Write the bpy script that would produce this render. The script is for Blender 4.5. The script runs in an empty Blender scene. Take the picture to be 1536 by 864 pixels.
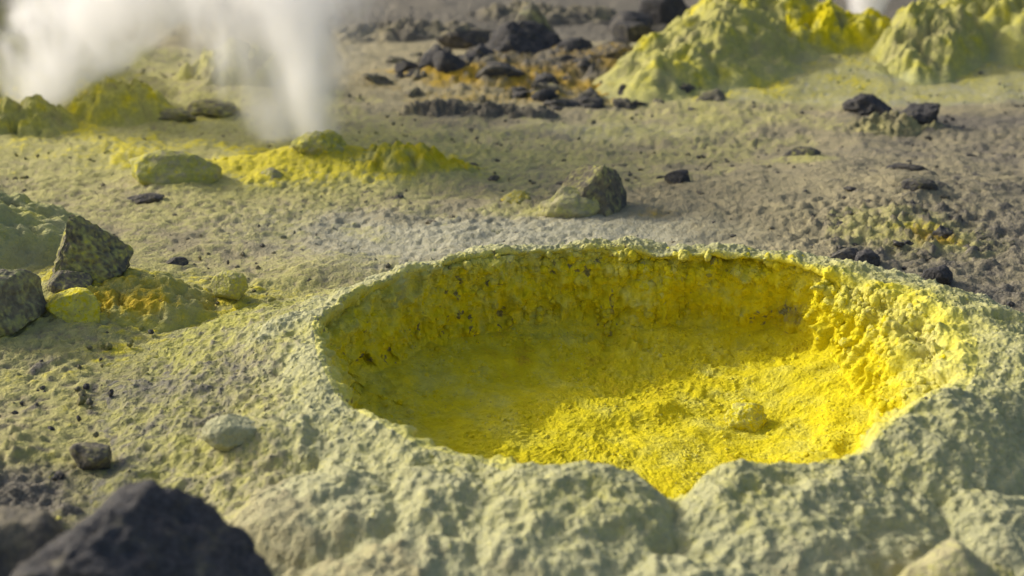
import bpy, bmesh, math, random
import numpy as np
from mathutils import Vector

S = bpy.context.scene
COL = S.collection
R = math.radians

# ------------------------------------------------------------------ camera
cam_d = bpy.data.cameras.new("camera")
cam = bpy.data.objects.new("camera", cam_d)
COL.objects.link(cam)
cam.location = (0.0, 0.0, 1.15)
cam.rotation_euler = (R(90 - 21.0), 0, 0)
cam_d.sensor_width = 36.0
cam_d.angle = R(50.0)
cam_d.clip_start = 0.05
cam_d.clip_end = 2000.0
cam_d.dof.use_dof = True
cam_d.dof.focus_distance = 2.9
cam_d.dof.aperture_fstop = 2.0
S.camera = cam

# ------------------------------------------------------------------ sky and sun
SUN_EL = 28.0
SUN_DIR = Vector((0.90, -0.436, 0)).normalized()          # where the light travels, on the map
world = bpy.data.worlds.new("World")
S.world = world
world.use_nodes = True
wn = world.node_tree
wn.nodes.clear()
sky = wn.nodes.new("ShaderNodeTexSky")
sky.sky_type = 'NISHITA'
sky.sun_disc = False
sky.sun_elevation = R(SUN_EL)
sky.sun_rotation = math.atan2(-SUN_DIR.x, -SUN_DIR.y)
sky.air_density = 0.8
sky.dust_density = 5.0
sky.ozone_density = 1.0
bg = wn.nodes.new("ShaderNodeBackground")
bg.inputs[1].default_value = 0.15
wo = wn.nodes.new("ShaderNodeOutputWorld")
wn.links.new(sky.outputs[0], bg.inputs[0])
wn.links.new(bg.outputs[0], wo.inputs[0])

sun_d = bpy.data.lights.new("sun", 'SUN')
sun_d.energy = 2.4
sun_d.angle = R(0.6)
sun_d.color = (1.0, 0.95, 0.85)
sun = bpy.data.objects.new("sun", sun_d)
COL.objects.link(sun)
ld = Vector((SUN_DIR.x * math.cos(R(SUN_EL)), SUN_DIR.y * math.cos(R(SUN_EL)), -math.sin(R(SUN_EL))))
sun.rotation_euler = ld.to_track_quat('-Z', 'Y').to_euler()
sun.location = (-6, 6, 8)

S.view_settings.view_transform = 'Standard'
S.view_settings.look = 'None'
S.view_settings.exposure = 0.25
S.view_settings.gamma = 1.0
S.view_settings.use_curve_mapping = False
S.cycles.use_denoising = True
S.cycles.volume_bounces = 6
S.cycles.max_bounces = 8
S.cycles.diffuse_bounces = 6
S.cycles.volume_step_rate = 1.4

# ------------------------------------------------------------------ noise in numpy
_rng = np.random.default_rng(7)
PERM = np.tile(_rng.permutation(256), 3).astype(np.int32)
_g = _rng.normal(size=(256, 3)); _g /= np.linalg.norm(_g, axis=1)[:, None]
GX, GY, GZ = (np.ascontiguousarray(_g[:, k]).astype(np.float32) for k in range(3))
JX, JY, JZ = (_rng.random(256).astype(np.float32) for k in range(3))


def perlin(x, y, z):
    x, y, z = (np.asarray(a, np.float32) for a in (x, y, z))
    xf, yf, zf = np.floor(x), np.floor(y), np.floor(z)
    xi, yi, zi = (a.astype(np.int32) & 255 for a in (xf, yf, zf))
    x = x - xf; y = y - yf; z = z - zf
    u, v, w = (t * t * t * (t * (t * 6 - 15) + 10) for t in (x, y, z))
    acc = None
    out = 0
    for dx in (0, 1):
        px = PERM[xi + dx]
        wx = u if dx else 1 - u
        for dy in (0, 1):
            py = PERM[px + yi + dy]
            wy = wx * (v if dy else 1 - v)
            for dz in (0, 1):
                h = PERM[py + zi + dz]
                out = out + wy * (w if dz else 1 - w) * (GX[h] * (x - dx) + GY[h] * (y - dy) + GZ[h] * (z - dz))
    return out * 1.5


def fbm(x, y, z, freq, octs=3, gain=0.5, off=0.0):
    a, s, o = 1.0, 0.0, 0
    n = 0.0
    for k in range(octs):
        o = o + a * perlin(x * freq + off + 17.3 * k, y * freq - off + 5.7 * k, z * freq + 3.1 * k + off)
        n += a
        a *= gain
        freq *= 2.03
    return o / n


def worley(x, y, z, freq, off=0.0):
    """distance to the nearest of jittered points, in cells (0 at a point, about 0.9 far from it)"""
    x, y, z = (np.asarray(a * freq + off, np.float32) for a in (x, y, z))
    xf, yf, zf = np.floor(x), np.floor(y), np.floor(z)
    xi, yi, zi = (a.astype(np.int32) for a in (xf, yf, zf))
    x = x - xf; y = y - yf; z = z - zf
    best = np.full(x.shape, 9.0, np.float32)
    for dx in (-1, 0, 1):
        px = PERM[(xi + dx) & 255]
        for dy in (-1, 0, 1):
            py = PERM[px + ((yi + dy) & 255)]
            for dz in (-1, 0, 1):
                h = PERM[py + ((zi + dz) & 255)]
                d = (dx + JX[h] - x) ** 2 + (dy + JY[h] - y) ** 2 + (dz + JZ[h] - z) ** 2
                np.minimum(best, d, out=best)
    return np.sqrt(best)


def dome(x, y, z, freq, off=0.0):
    """popcorn: round grains, 0 in the cracks and 1 on the tops"""
    return np.sqrt(np.clip(1.0 - (worley(x, y, z, freq, off) / 0.9) ** 2, 0, 1))


def sstep(a, b, x):
    t = np.clip((x - a) / (b - a), 0, 1)
    return t * t * (3 - 2 * t)


def blob(x, y, cx, cy, rx, ry, rot=0.0):
    c, s = math.cos(rot), math.sin(rot)
    u = ((x - cx) * c + (y - cy) * s) / rx
    v = (-(x - cx) * s + (y - cy) * c) / ry
    return np.exp(-(u * u + v * v))


# ------------------------------------------------------------------ the crater's outline, in metres round its middle
CX, CY = 0.22, 2.38
TH = [-180, -165, -152, -144, -129, -117, -107, -98, -88, -83.6, -79, -65, -51, -35, -22, 1, 12, 19, 25, 29, 34, 40, 52, 62, 66.5, 69, 73, 81, 98, 117, 134, 151, 162, 174]
RL = [.635, .612, .607, .591, .593, .572, .602, .590, .603, .640, .603, .613, .655, .665, .715, .735, .725, .705, .675, .65, .64, .63, .568, .52, .508, .495, .505, .505, .512, .522, .54, .585, .635, .66]
ZL = [.105, .10, .09, .09, .09, .09, .085, .095, .10, .06, .10, .10, .105, .115, .13, .15, .15, .15, .15, .15, .15, .15, .15, .15, .15, .14, .15, .15, .15, .15, .15, .14, .13, .115]
RF = [.60, .59, .58, .58, .57, .56, .56, .56, .56, .56, .56, .57, .59, .61, .625, .635, .655, .655, .655, .675, .715, .705, .61, .55, .515, .505, .505, .50, .505, .525, .55, .575, .59, .60]
WO = [.58, .58, .58, .58, .56, .55, .54, .52, .52, .52, .52, .52, .54, .56, .58, .60, .58, .54, .50, .48, .46, .44, .38, .35, .34, .34, .34, .34, .35, .38, .44, .50, .55, .58]
ZF = -0.125


def around(th_deg, table):
    xp = np.array([t - 360 for t in TH] + TH + [t + 360 for t in TH], float)
    fp = np.array(table * 3, float)
    th = (np.asarray(th_deg) + 180) % 360 - 180
    return np.interp(th, xp, fp)


def smooth_around(table, width):
    g = np.arange(0, 360, 0.5)
    v = around(g, table)
    k = np.exp(-0.5 * (np.arange(-40, 41) * 0.5 / width) ** 2); k /= k.sum()
    return np.convolve(np.concatenate([v[-40:], v, v[:40]]), k, mode='valid')


_grid = np.arange(0, 360, 0.5)
_RL, _ZL, _RF, _WO = smooth_around(RL, 2.0), smooth_around(ZL, 2.0), smooth_around(RF, 1.4), smooth_around(WO, 5.0)


def look(th_deg, arr):
    return np.interp(np.asarray(th_deg) % 360, np.append(_grid, 360), np.append(arr, arr[0]))


def polar_c(x, y):
    dx, dy = x - CX, y - CY
    return np.degrees(np.arctan2(dy, dx)), np.hypot(dx, dy)


# ------------------------------------------------------------------ the lie of the land
def gh(x, y):
    """broad height of the ground, metres"""
    x = np.asarray(x, float); y = np.asarray(y, float)
    d = np.hypot(x, y)
    z = 0.035 * perlin(x * 0.55 + 3, y * 0.55, x * 0 + 1.5) * sstep(0.5, 4, d)
    z = z + 0.02 * perlin(x * 1.7 + 9, y * 1.7, x * 0 + 4.5)
    z = z + 0.03 * blob(x, y, -1.75, 3.25, .42, .36)
    z = z + 0.05 * blob(x, y, -1.35, 2.95, .35, .2)
    z = z + 0.07 * blob(x, y, -0.80, 4.36, .45, .14)                 # low ridge the steam comes out of
    z = z + 0.05 * blob(x, y, -0.35, 4.22, .28, .12)
    z = z + 0.28 * blob(x, y, -3.0, 6.3, .75, .9)                    # hillock behind the left steam
    z = z + 0.10 * blob(x, y, -1.5, 5.9, .7, .4)
    z = z + 0.06 * blob(x, y, 0.15, 6.3, .8, .45)
    z = z + 0.17 * blob(x, y, 2.4, 6.95, 1.8, .8)   # apron of the sulphur mounds
    z = z + 0.05 * blob(x, y, 1.5, 3.9, .5, .35)
    z = z - 0.03 * blob(x, y, 0.9, 4.7, .9, .35)
    far = np.clip(y - 7.6, 0, None)
    z = z + 0.055 * np.minimum(far, 14) + 0.10 * np.clip(far - 14, 0, 120) * sstep(14, 60, far)
    side = np.clip(np.abs(x) - 8, 0, 80)
    z = z + 0.05 * side * sstep(0, 30, side)
    z = z + (0.25 * perlin(x * .13, y * .13, x * 0 + 8) + .5 * perlin(x * .05, y * .05, x * 0 + 2)) * sstep(9, 30, d)
    return z


def masks(x, y, z=None):
    """how much sulphur yellow, pale crust, dark ash and ochre lies at a place on the ground"""
    z0 = x * 0
    n1 = fbm(x, y, z0, 1.1, 3, off=3.3)
    n2 = fbm(x, y, z0, 4.5, 3, off=8.1)
    n = 0.55 * n1 + 0.6 * n2
    ap = sstep(5.45, 5.75, y + .12 * n2) * sstep(.55, 1.0, x) * sstep(9, 7.5, y)
    Y = (.08 * sstep(.6, -1.4, x) * sstep(7, 5, y) + 0.40 * blob(x, y, -.95, 2.50, .65, .55) + .35 * blob(x, y, -1.05, 2.92, .45, .22) + .25 * blob(x, y, -1.7, 3.3, .5, .4)
         + .36 * blob(x, y, -1.2, 4.35, 1.1, .6) + .55 * blob(x, y, -.95, 4.35, .5, .20) + .60 * blob(x, y, -.38, 4.30, .30, .14)
         + .50 * blob(x, y, -2.2, 5.2, 1.0, .6) + .6 * blob(x, y, -3.0, 6.2, 1.0, .9)
         + .34 * ap + .2 * blob(x, y, 2.3, 6.9, 1.5, .6) + .45 * blob(x, y, 1.0, 6.1, .5, .5)
         + .60 * blob(x, y, 1.30, 3.42, .20, .16) + .45 * blob(x, y, .15, 3.74, .2, .07) + .4 * blob(x, y, 1.2, 4.4, .12, .06)
         + .20 * blob(x, y, .1, 4.7, 1.0, .5) + .25 * blob(x, y, .9, 5.3, .8, .3) + .4 * blob(x, y, -.8, 1.95, .25, .15))
    P = (.75 * blob(x, y, .1, 3.35, .75, .33) + .5 * blob(x, y, -.5, 3.6, .7, .35) + .75 * blob(x, y, 1.7, 5.75, 1.2, .22)
         + .45 * blob(x, y, -1.75, 3.25, .45, .4) + .5 * blob(x, y, .35, 5.1, .8, .3) + .55 * blob(x, y, -.4, 9.9, .45, .25)
         + .55 * ap + .6 * blob(x, y, .75, 7.1, .3, .12) + .35 * blob(x, y, 2.3, 6.6, 1.4, .7))
    D = (.65 * blob(x, y, 1.75, 3.3, .55, .6) + .55 * blob(x, y, 2.1, 4.5, 1.0, .7) + .65 * blob(x, y, 1.15, 2.75, .35, .5)
         + 1.1 * sstep(7.0, 8.2, y + .35 * x) + .8 * blob(x, y, -.2, 5.42, .45, .12) + .55 * blob(x, y, .2, 6.4, 1.0, .6)
         + .9 * blob(x, y, -1.0, 1.72, .28, .20) + .55 * blob(x, y, 2.5, 5.2, 1.0, .2) * (1 - ap) + .35 * blob(x, y, -1.55, 2.55, .22, .3) + .30 * blob(x, y, -.95, 2.35, .5, .4)
         + .45 * blob(x, y, -1.6, 5.3, .35, .12) + .45 * blob(x, y, -2.1, 3.9, .25, .3))
    O = (.95 * blob(x, y, .15, 6.15, .85, .42) + .6 * blob(x, y, .75, 6.6, .4, .25) + .9 * blob(x, y, -.98, 2.86, .16, .08)
         + .5 * blob(x, y, 1.33, 3.36, .12, .10) + .45 * blob(x, y, .42, 3.66, .14, .05) + .3 * blob(x, y, -.5, 4.3, .3, .1))
    Y = np.clip(Y * (1 + 1.1 * n) + .25 * n * (Y > .05), 0, 1)
    P = np.clip(P * (1 + 1.1 * n1) + .18 * n2, 0, 1)
    D = np.clip(D * (1 - .9 * n) - .10 * n2, 0, 1)
    O = np.clip(O * (1 + 2.0 * n2), 0, 1)
    return np.stack([Y, P, D, O], 1)


# ------------------------------------------------------------------ materials
def crust_material(name, grain=1.0, bump=0.6, pale=((.36, .375, .20), (.47, .48, .29)), dark=(0.060, 0.056, 0.050), soil=(.29, .255, .185), rough=.92, ys=(.58, 1.02), dull=((.36, .35, .07), (.50, .485, .13))):
    m = bpy.data.materials.new(name)
    m.use_nodes = True
    nt = m.node_tree
    nt.nodes.clear()
    N, L = nt.nodes.new, nt.links.new
    out = N("ShaderNodeOutputMaterial"); bs = N("ShaderNodeBsdfPrincipled")
    L(bs.outputs[0], out.inputs[0])
    bs.inputs['Roughness'].default_value = rough
    bs.inputs['Specular IOR Level'].default_value = 0.22
    geo = N("ShaderNodeNewGeometry")
    att = N("ShaderNodeAttribute"); att.attribute_name = "mask"
    sep = N("ShaderNodeSeparateColor"); L(att.outputs['Color'], sep.inputs[0])

    def noise(scale, detail=4.0, rough_=.6):
        n = N("ShaderNodeTexNoise"); n.inputs['Scale'].default_value = scale
        n.inputs['Detail'].default_value = detail; n.inputs['Roughness'].default_value = rough_
        L(geo.outputs['Position'], n.inputs['Vector'])
        return n.outputs['Fac']

    def math_(op, a, b=None, c=None):
        n = N("ShaderNodeMath"); n.operation = op
        for k, v in enumerate((a, b, c)):
            if v is None: continue
            if isinstance(v, (int, float)): n.inputs[k].default_value = v
            else: L(v, n.inputs[k])
        return n.outputs[0]

    def ramp(v, lo, hi):
        n = N("ShaderNodeMapRange"); n.interpolation_type = 'SMOOTHSTEP'
        n.inputs[1].default_value = lo; n.inputs[2].default_value = hi
        L(v, n.inputs[0])
        return n.outputs[0]

    def mix(f, a, b):
        n = N("ShaderNodeMix"); n.data_type = 'RGBA'
        if isinstance(f, (int, float)): n.inputs[0].default_value = f
        else: L(f, n.inputs[0])
        for k, v in ((6, a), (7, b)):
            if isinstance(v, tuple): n.inputs[k].default_value = (*v, 1)
            else: L(v, n.inputs[k])
        return n.outputs[2]

    nf, nm, nc = noise(170 * grain, 3), noise(46 * grain, 5), noise(9, 4)
    jit = math_('ADD', math_('MULTIPLY_ADD', nf, .7, -.35), math_('MULTIPLY_ADD', nm, 1.1, -.55))

    def amount(ch, spread=.8):     # a mask with grains at its edges
        return ramp(math_('MULTIPLY_ADD', jit, spread, ch), .12, .80)

    base = mix(ramp(nm, .35, .65), soil, tuple(c * .72 for c in soil))
    base = mix(ramp(nc, .35, .7), base, tuple(c * f for c, f in zip(soil, (1.12, 1.1, 1.02))))
    c = mix(amount(sep.outputs[1], .45), base, mix(ramp(nm, .3, .7), *pale))
    ysel = ramp(math_('MULTIPLY_ADD', jit, .35, sep.outputs[0]), *ys)
    yel = mix(ysel, mix(ramp(nm, .3, .7), *dull), mix(ramp(nm, .3, .75), (.585, .490, .0045), (.72, .628, .011)))
    c = mix(amount(sep.outputs[0], .75), c, yel)
    c = mix(amount(att.outputs['Alpha'], .8), c, mix(ramp(nm, .3, .7), (.30, .18, .020), (.52, .36, .025)))
    c = mix(amount(sep.outputs[2], .6), c, mix(ramp(nf, .3, .7), dark, tuple(v * 2.1 for v in dark)))
    # small dark specks
    vs = N("ShaderNodeTexVoronoi"); vs.inputs['Scale'].default_value = 60 * grain
    L(geo.outputs['Position'], vs.inputs['Vector'])
    spk = math_('MULTIPLY', ramp(vs.outputs['Distance'], .20, .10), ramp(nc, .5, .62))
    c = mix(math_('MULTIPLY', spk, .55), c, tuple(v * 1.6 for v in dark))
    L(c, bs.inputs['Base Color'])
    # fine relief
    v1 = N("ShaderNodeTexVoronoi"); v1.inputs['Scale'].default_value = 120 * grain; v1.feature = 'SMOOTH_F1'
    L(geo.outputs['Position'], v1.inputs['Vector'])
    hgt = math_('ADD', math_('MULTIPLY', v1.outputs['Distance'], -.6), math_('MULTIPLY_ADD', nf, .8, math_('MULTIPLY', nm, .8)))
    bp = N("ShaderNodeBump"); bp.inputs['Strength'].default_value = bump; bp.inputs['Distance'].default_value = .006
    L(hgt, bp.inputs['Height']); L(bp.outputs[0], bs.inputs['Normal'])
    return m


M_GROUND = crust_material("ash_soil", ys=(.74, 1.15), dull=((.345, .325, .10), (.47, .445, .17)), bump=1.0, pale=((.35, .335, .215), (.44, .425, .305)), dark=(.110, .100, .076), soil=(.325, .288, .172))
M_CRUST = crust_material("sulphur_crust", bump=.9, ys=(.72, 1.15), pale=((.385, .385, .205), (.48, .475, .285)), soil=(.37, .345, .20), dark=(.105, .10, .08))
M_WALL = crust_material("sulphur_wall", bump=.9, pale=((.54, .52, .17), (.64, .625, .26)), dull=((.54, .50, .05), (.66, .62, .12)), soil=(.42, .39, .13), dark=(.12, .11, .05))
M_MOUND = crust_material("mound_crust", bump=.9, soil=(.38, .35, .16), dark=(.12, .11, .07))
M_ROCK = crust_material("volcanic_rock", bump=1.0, soil=(.23, .205, .135), dark=(.045, .044, .043), grain=.8)


# ------------------------------------------------------------------ mesh helpers
def mesh_from(name, co, faces, mask, mat, smooth=True):
    me = bpy.data.meshes.new(name)
    nv, (nf, k) = len(co), faces.shape
    me.vertices.add(nv); me.vertices.foreach_set("co", np.ascontiguousarray(co, np.float32).ravel())
    me.loops.add(nf * k); me.loops.foreach_set("vertex_index", np.ascontiguousarray(faces, np.int32).ravel())
    me.polygons.add(nf); me.polygons.foreach_set("loop_start", np.arange(0, nf * k, k, dtype=np.int32))
    me.polygons.foreach_set("use_smooth", np.full(nf, smooth, dtype=bool))
    a = me.attributes.new("mask", 'FLOAT_COLOR', 'POINT')
    a.data.foreach_set("color", np.ascontiguousarray(mask, np.float32).ravel())
    me.materials.append(mat)
    me.update()
    return me


def link(name, me, loc=(0, 0, 0), parent=None, label=None, cat=None, group=None, kind=None):
    o = bpy.data.objects.new(name, me)
    COL.objects.link(o)
    o.location = loc
    if parent: o.parent = parent
    for k, v in (('label', label), ('category', cat), ('group', group), ('kind', kind)):
        if v: o[k] = v
    return o


def grid_faces(nr, nc, wrap):
    i = np.arange(nr - 1)[:, None]
    j = np.arange(nc if wrap else nc - 1)[None, :]
    jn = (j + 1) % nc
    a = i * nc + j; b = i * nc + jn; c = (i + 1) * nc + jn; d = (i + 1) * nc + j
    return np.stack([a, b, c, d], -1).reshape(-1, 4)


def normals_grid(P, wrap):
    """P is (rows, cols, 3)"""
    du = np.gradient(P, axis=0)
    if wrap: dv = (np.roll(P, -1, 1) - np.roll(P, 1, 1)) * .5
    else: dv = np.gradient(P, axis=1)
    n = np.cross(dv, du)
    n /= np.maximum(np.linalg.norm(n, axis=2), 1e-9)[..., None]
    return n


_ico = {}


def ico(sub):
    if sub not in _ico:
        bm = bmesh.new(); bmesh.ops.create_icosphere(bm, subdivisions=sub, radius=1.0)
        co = np.array([v.co[:] for v in bm.verts]); f = np.array([[v.index for v in q.verts] for q in bm.faces])
        bm.free(); _ico[sub] = (co, f)
    return _ico[sub]


# ------------------------------------------------------------------ ground: one sheet out to the hills
BANKS = [(-1.20, 2.94, .20, .025), (-1.16, 2.70, .12, .015), (-1.22, 2.82, .12, .015), (-1.36, 2.66, .20, .02), (-.80, 2.90, .085, .010),
         (-.855, 1.96, .075, .010), (.27, 3.70, .20, .028), (.02, 3.85, .10, .012), (.30, 4.25, .08, .010), (.64, 4.10, .085, .012), (1.20, 4.48, .13, .014),
         (1.71, 5.22, .17, .022), (1.90, 5.06, .15, .022), (1.07, 3.13, .08, .012), (1.01, 3.17, .08, .01), (1.235, 2.99, .08, .01), (1.46, 3.82, .12, .014),
         (1.53, 4.10, .12, .014), (-1.29, 4.10, .22, .03), (-.78, 4.36, .17, .025), (-.93, 4.16, .10, .014), (.05, 6.70, .34, .05), (-.34, 6.16, .17, .03),
         (-.46, 6.28, .16, .03), (.37, 6.58, .18, .03), (.175, 5.70, .12, .02), (-.08, 6.10, .2, .02), (-.20, 6.45, .19, .03), (.58, 6.40, .2, .03)]


def build_ground():
    half = R(33)
    th = np.concatenate([np.linspace(-half, half, 540), np.linspace(half, 2 * math.pi - half, 90)[1:-1]])
    r = [0.25]
    while r[-1] < 420:
        q = r[-1]
        r.append(q * (1.03 if q < 1.2 else 1.0034 if q < 4.5 else 1.006 if q < 7.2 else 1.010 if q < 12 else 1.05))
    r = np.array(r)
    rr, tt = np.meshgrid(r, th, indexing='ij')
    x, y = (rr * np.sin(tt)).ravel(), (rr * np.cos(tt)).ravel()
    z = gh(x, y)
    near = sstep(16, 8, rr.ravel())
    m = masks(x, y)
    z0 = x * 0
    # grain of the soil: streaks drawn out along the wind, clods and grains
    u, v = x * .87 + y * .49, -x * .49 + y * .87
    streak = fbm(u * .45, v * 1.5, z0, 14, 3, off=2.2)
    rubble = blob(x, y, 1.28, 3.45, .36, .34) + .8 * blob(x, y, .15, 6.2, .9, .6) + .6 * blob(x, y, -.95, 1.85, .25, .2)
    rough = np.clip(.55 + 1.1 * rubble + .9 * fbm(x, y, z0, 1.6, 2, off=5.5) + .45 * m[:, 2] + .3 * m[:, 3] - .25 * m[:, 1], .15, 2.2)
    clod = np.clip(fbm(x, y, z0, 17, 4, off=6.1) - .08, 0, 1)
    apron = sstep(5.45, 5.75, y + .1 * streak) * sstep(.55, 1.0, x)
    rough = rough * (1 - .65 * apron)
    a, d = polar_c(x, y)
    edge = look(a, _RL) + look(a, _WO)
    calm = .35 + .65 * sstep(.94, 1.10, d / edge)
    rough = rough * calm
    crumb = np.clip(fbm(x, y, z0, 44, 3, off=16.1), 0, 1)
    patchy = sstep(-.35, .3, fbm(x, y, z0, 7, 2, off=23))
    grain = dome(u * .7, v, z * 0, 40, 1.3)
    gran = dome(u * .75, v, z * 0, 80, 4.1)
    lift = sstep(9, 3, rr.ravel())
    z = z + near * (.012 * streak * rough + (.026 + .030 * np.clip(rubble, 0, 1)) * clod * rough + .020 * crumb * rough
                    + calm * (.006 + .012 * patchy * (.35 + .9 * m[:, 0] + .4 * rough)) * (grain - .5)
                    + .022 * calm * fbm(x, y, z0, 4.2, 2, off=9))
    z = z + lift * .0105 * (gran - .5) * (.35 + rough * .7 + .4 * m[:, 0])
    tops = (grain - .55) * .5 + (gran - .5) * .45
    m[:, 0] = np.clip(m[:, 0] + near * tops * 1.1 * (m[:, 0] > .08) * (m[:, 0] < .95), 0, 1)
    m[:, 2] = np.clip(m[:, 2] + near * (.9 * np.clip(clod * 2.6 - .28, 0, 1) * (.45 + m[:, 2]) + .5 * np.clip(crumb * 3 - .75, 0, 1) * (.3 + m[:, 2])
                                        - .25 * tops), 0, 1)
    z = z - .014 * sstep(1.10, .97, d / edge)
    for bx, by, br, bh in BANKS: z = z + bh * np.exp(-(((x - bx) ** 2 + (y - by) ** 2) / br ** 2) ** 1.5)   # grit banked round the stones
    z = z - .45 * sstep(.93, .70, d / edge)                          # room for the vent
    me = mesh_from("ground", np.stack([x, y, z], 1), grid_faces(len(r), len(th), True), m, M_GROUND)
    link("ground", me, kind='structure')


build_ground()


# ------------------------------------------------------------------ the crater: floor, wall and rim
CRATER = {}
SWELLS = [(.09, 1.63, .070, .205, .175, .1), (.51, 1.62, .060, .235, .185, -.05), (.85, 1.90, .050, .18, .17, .4), (-.36, 1.72, .055, .17, .12, -.4),
          (-.14, 1.70, .045, .10, .12, .2), (.92, 1.66, .05, .15, .13, .2), (-.52, 1.98, .03, .16, .07, -.5), (.30, 1.45, .06, .2, .13, 0), (-.2, 1.52, .05, .2, .12, .2), (.7, 1.42, .05, .18, .12, 0)]


def on_crater(x, y, key='P'):
    q = CRATER[key]
    k = np.argsort((q[:, 0] - x) ** 2 + (q[:, 1] - y) ** 2)[:12]
    return float(q[k, 2].mean())


def crater():
    NT = 1250
    th = np.linspace(0, 360, NT, endpoint=False)
    rl, zl, rf, wo = look(th, _RL), look(th, _ZL), look(th, _RF), look(th, _WO)
    ct, st = np.cos(np.radians(th)), np.sin(np.radians(th))
    right = np.exp(-(((th - 5 + 180) % 360 - 180) / 32.) ** 2)       # the sloping right-hand wall
    back = np.exp(-(((th - 75 + 180) % 360 - 180) / 50.) ** 2)
    front = np.exp(-(((th - 270 + 180) % 360 - 180) / 55.) ** 2)
    jag = fbm(ct * 2.2, st * 2.2, ct * 0, 2.2, 3, off=3) * 2
    rows = []
    for s in np.linspace(.0005, 1, 120):                               # floor
        rows.append((rf * s, np.full(NT, ZF) + (.06 + .024 * jag) * sstep(.58, 1.04, s) + .02 * right * sstep(.6, 1., s)))
    nfl = len(rows)
    zb = rows[-1][1]
    ew = rl + .05 + .07 * right
    ze = zl + .012 - .004 * right
    for u in np.linspace(0, 1, 125)[1:]:                             # wall, turning over into the lip
        b0, b1, b2, b3 = (1 - u) ** 3, 3 * u * (1 - u) ** 2, 3 * u * u * (1 - u), u ** 3
        r = b0 * rf + b1 * (rf + .03 + .01 * right) + b2 * (rl - .012 - .03 * right) + b3 * ew
        z = b0 * zb + b1 * (zb + .42 * (zl - zb)) + b2 * (zl + .02) + b3 * ze
        rows.append((r, z))
    nwl = len(rows)
    gx, gy = CX + (rl + wo) * ct, CY + (rl + wo) * st
    zend = gh(gx, gy) - .012
    for t in (np.linspace(0, 1, 170)[1:]) ** 1.12:                   # outer slope
        r = ew + (rl + wo - ew) * t
        bulge = (.012 + .016 * np.clip(back - .3 * right, 0, 1)) * math.sin(min(t * 2.6, 1) * math.pi) * (1 - front)
        conv = np.clip(right * 1.1 + .55 * back + .75 * front, 0, 1)
        k = (1 - conv) * (1 - t) ** 1.7 + conv * (1 - t ** 1.7) * (1 - t * .12)
        k = k * (1 - .15 * front * math.sin(math.pi * t))
        rows.append((r, zend + (ze - zend) * k + bulge))
    rr = np.array([a for a, b in rows]); zz = np.array([b for a, b in rows])
    P = np.stack([CX + rr * ct[None], CY + rr * st[None], zz], 2)
    P = P.astype(np.float64)
    foot_j = .022 * np.exp(-((np.arange(len(rows)) - nfl) / 22.) ** 2)[:, None] * (jag + 1.2 * fbm(ct * 6, st * 6, ct * 0, 2.0, 3, off=8))[None]
    P[..., 0] += foot_j * ct[None]; P[..., 1] += foot_j * st[None]
    n = normals_grid(P, True)
    nr = len(rows)
    ring = np.arange(nr)[:, None] * np.ones(NT)[None]
    isf = sstep(nfl + 4, nfl - 14, ring)
    isw = sstep(nfl - 6, nfl + 12, ring) * sstep(nwl + 6, nwl - 30, ring)
    iso = sstep(nwl - 22, nwl + 4, ring)
    fade_end = sstep(nr - 1, nr - 40, ring)
    X, Y, Z = (P[..., k].ravel() for k in range(3))
    z0 = X * 0
    isf_, isw_, iso_, fe = isf.ravel(), isw.ravel(), iso.ravel(), .35 + .65 * fade_end.ravel()
    rgt = np.tile(right, nr); bck = np.tile(back, nr); frt = np.tile(front, nr)
    thr = np.tile(th, nr)
    # broad unevenness, then clumps, then grains
    big = fbm(X, Y, Z, 3.4, 3, off=1.0)
    mid = fbm(X, Y, Z, 11, 3, off=4.0)
    pop1 = dome(X, Y, Z * .8, 26, 2.0)
    pop2 = dome(X, Y, Z, 55, 7.0)
    pop3 = dome(X, Y, Z, 105, 3.0)
    arc = thr / 360 * 2 * math.pi * .66
    flute = fbm(arc, z0 + Z * .16, z0, 22, 3, off=3.0)               # runs of crust down the wall
    patch = sstep(-.25, .35, fbm(X, Y, Z, 5.0, 2, off=12))
    brk = dome(X, Y, Z, 14, 5.0)
    foot = np.clip(sstep(nfl - 45, nfl, ring.ravel()), 0, 1)
    d = isf_ * (.018 * big + .016 * mid + (.005 + .018 * foot) * (pop1 - .4) * patch * 1.6 + .016 * foot * (brk - .4) + .006 * (pop2 - .5) * (.4 + patch) + .0045 * (pop3 - .5))
    d += isw_ * (.045 * big + .024 * mid + .022 * (pop1 - .5) * (.25 + patch) + .011 * (pop2 - .5) + .005 * (pop3 - .5)
                 + .065 * rgt * flute + .020 * (1 - rgt) * flute + .030 * (brk - .5) * (1 - rgt) + .022 * fbm(X, Y, Z, 24, 3, off=51))
    d += iso_ * fe * (.030 * big + .020 * mid + .009 * (pop1 - .5) * (.15 + frt + .4 * rgt + .3 * patch) + .0055 * (pop2 - .5) + .005 * (pop3 - .5) + .012 * fbm(X, Y, Z, 30, 3, off=55))
    d += iso_ * fe * rgt * .030 * fbm(arc, z0 + Z * .16, z0, 16, 3, off=3.0)
    lipz = np.exp(-((ring.ravel() - (nwl - 40)) / 20.) ** 2)
    clumpy = .14 + .9 * np.exp(-(((thr - 48 + 180) % 360 - 180) / 26.) ** 2) + .4 * rgt + .35 * np.exp(-(((thr - 165 + 180) % 360 - 180) / 20.) ** 2)
    d += lipz * clumpy * (.046 * (pop1 - .30) + .034 * (brk - .4) + .016 * mid)
    d *= 1 - .55 * frt * np.exp(-((ring.ravel() - (nwl - 12)) / 26.) ** 2)
    # hollow in the foot of the back wall, right of the middle
    d -= .03 * np.exp(-((thr - 44) / 12.) ** 2) * np.exp(-((Z - .0) / .08) ** 2) * isw_
    P = P + (d[:, None] * n.reshape(-1, 3)).reshape(P.shape)
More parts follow.
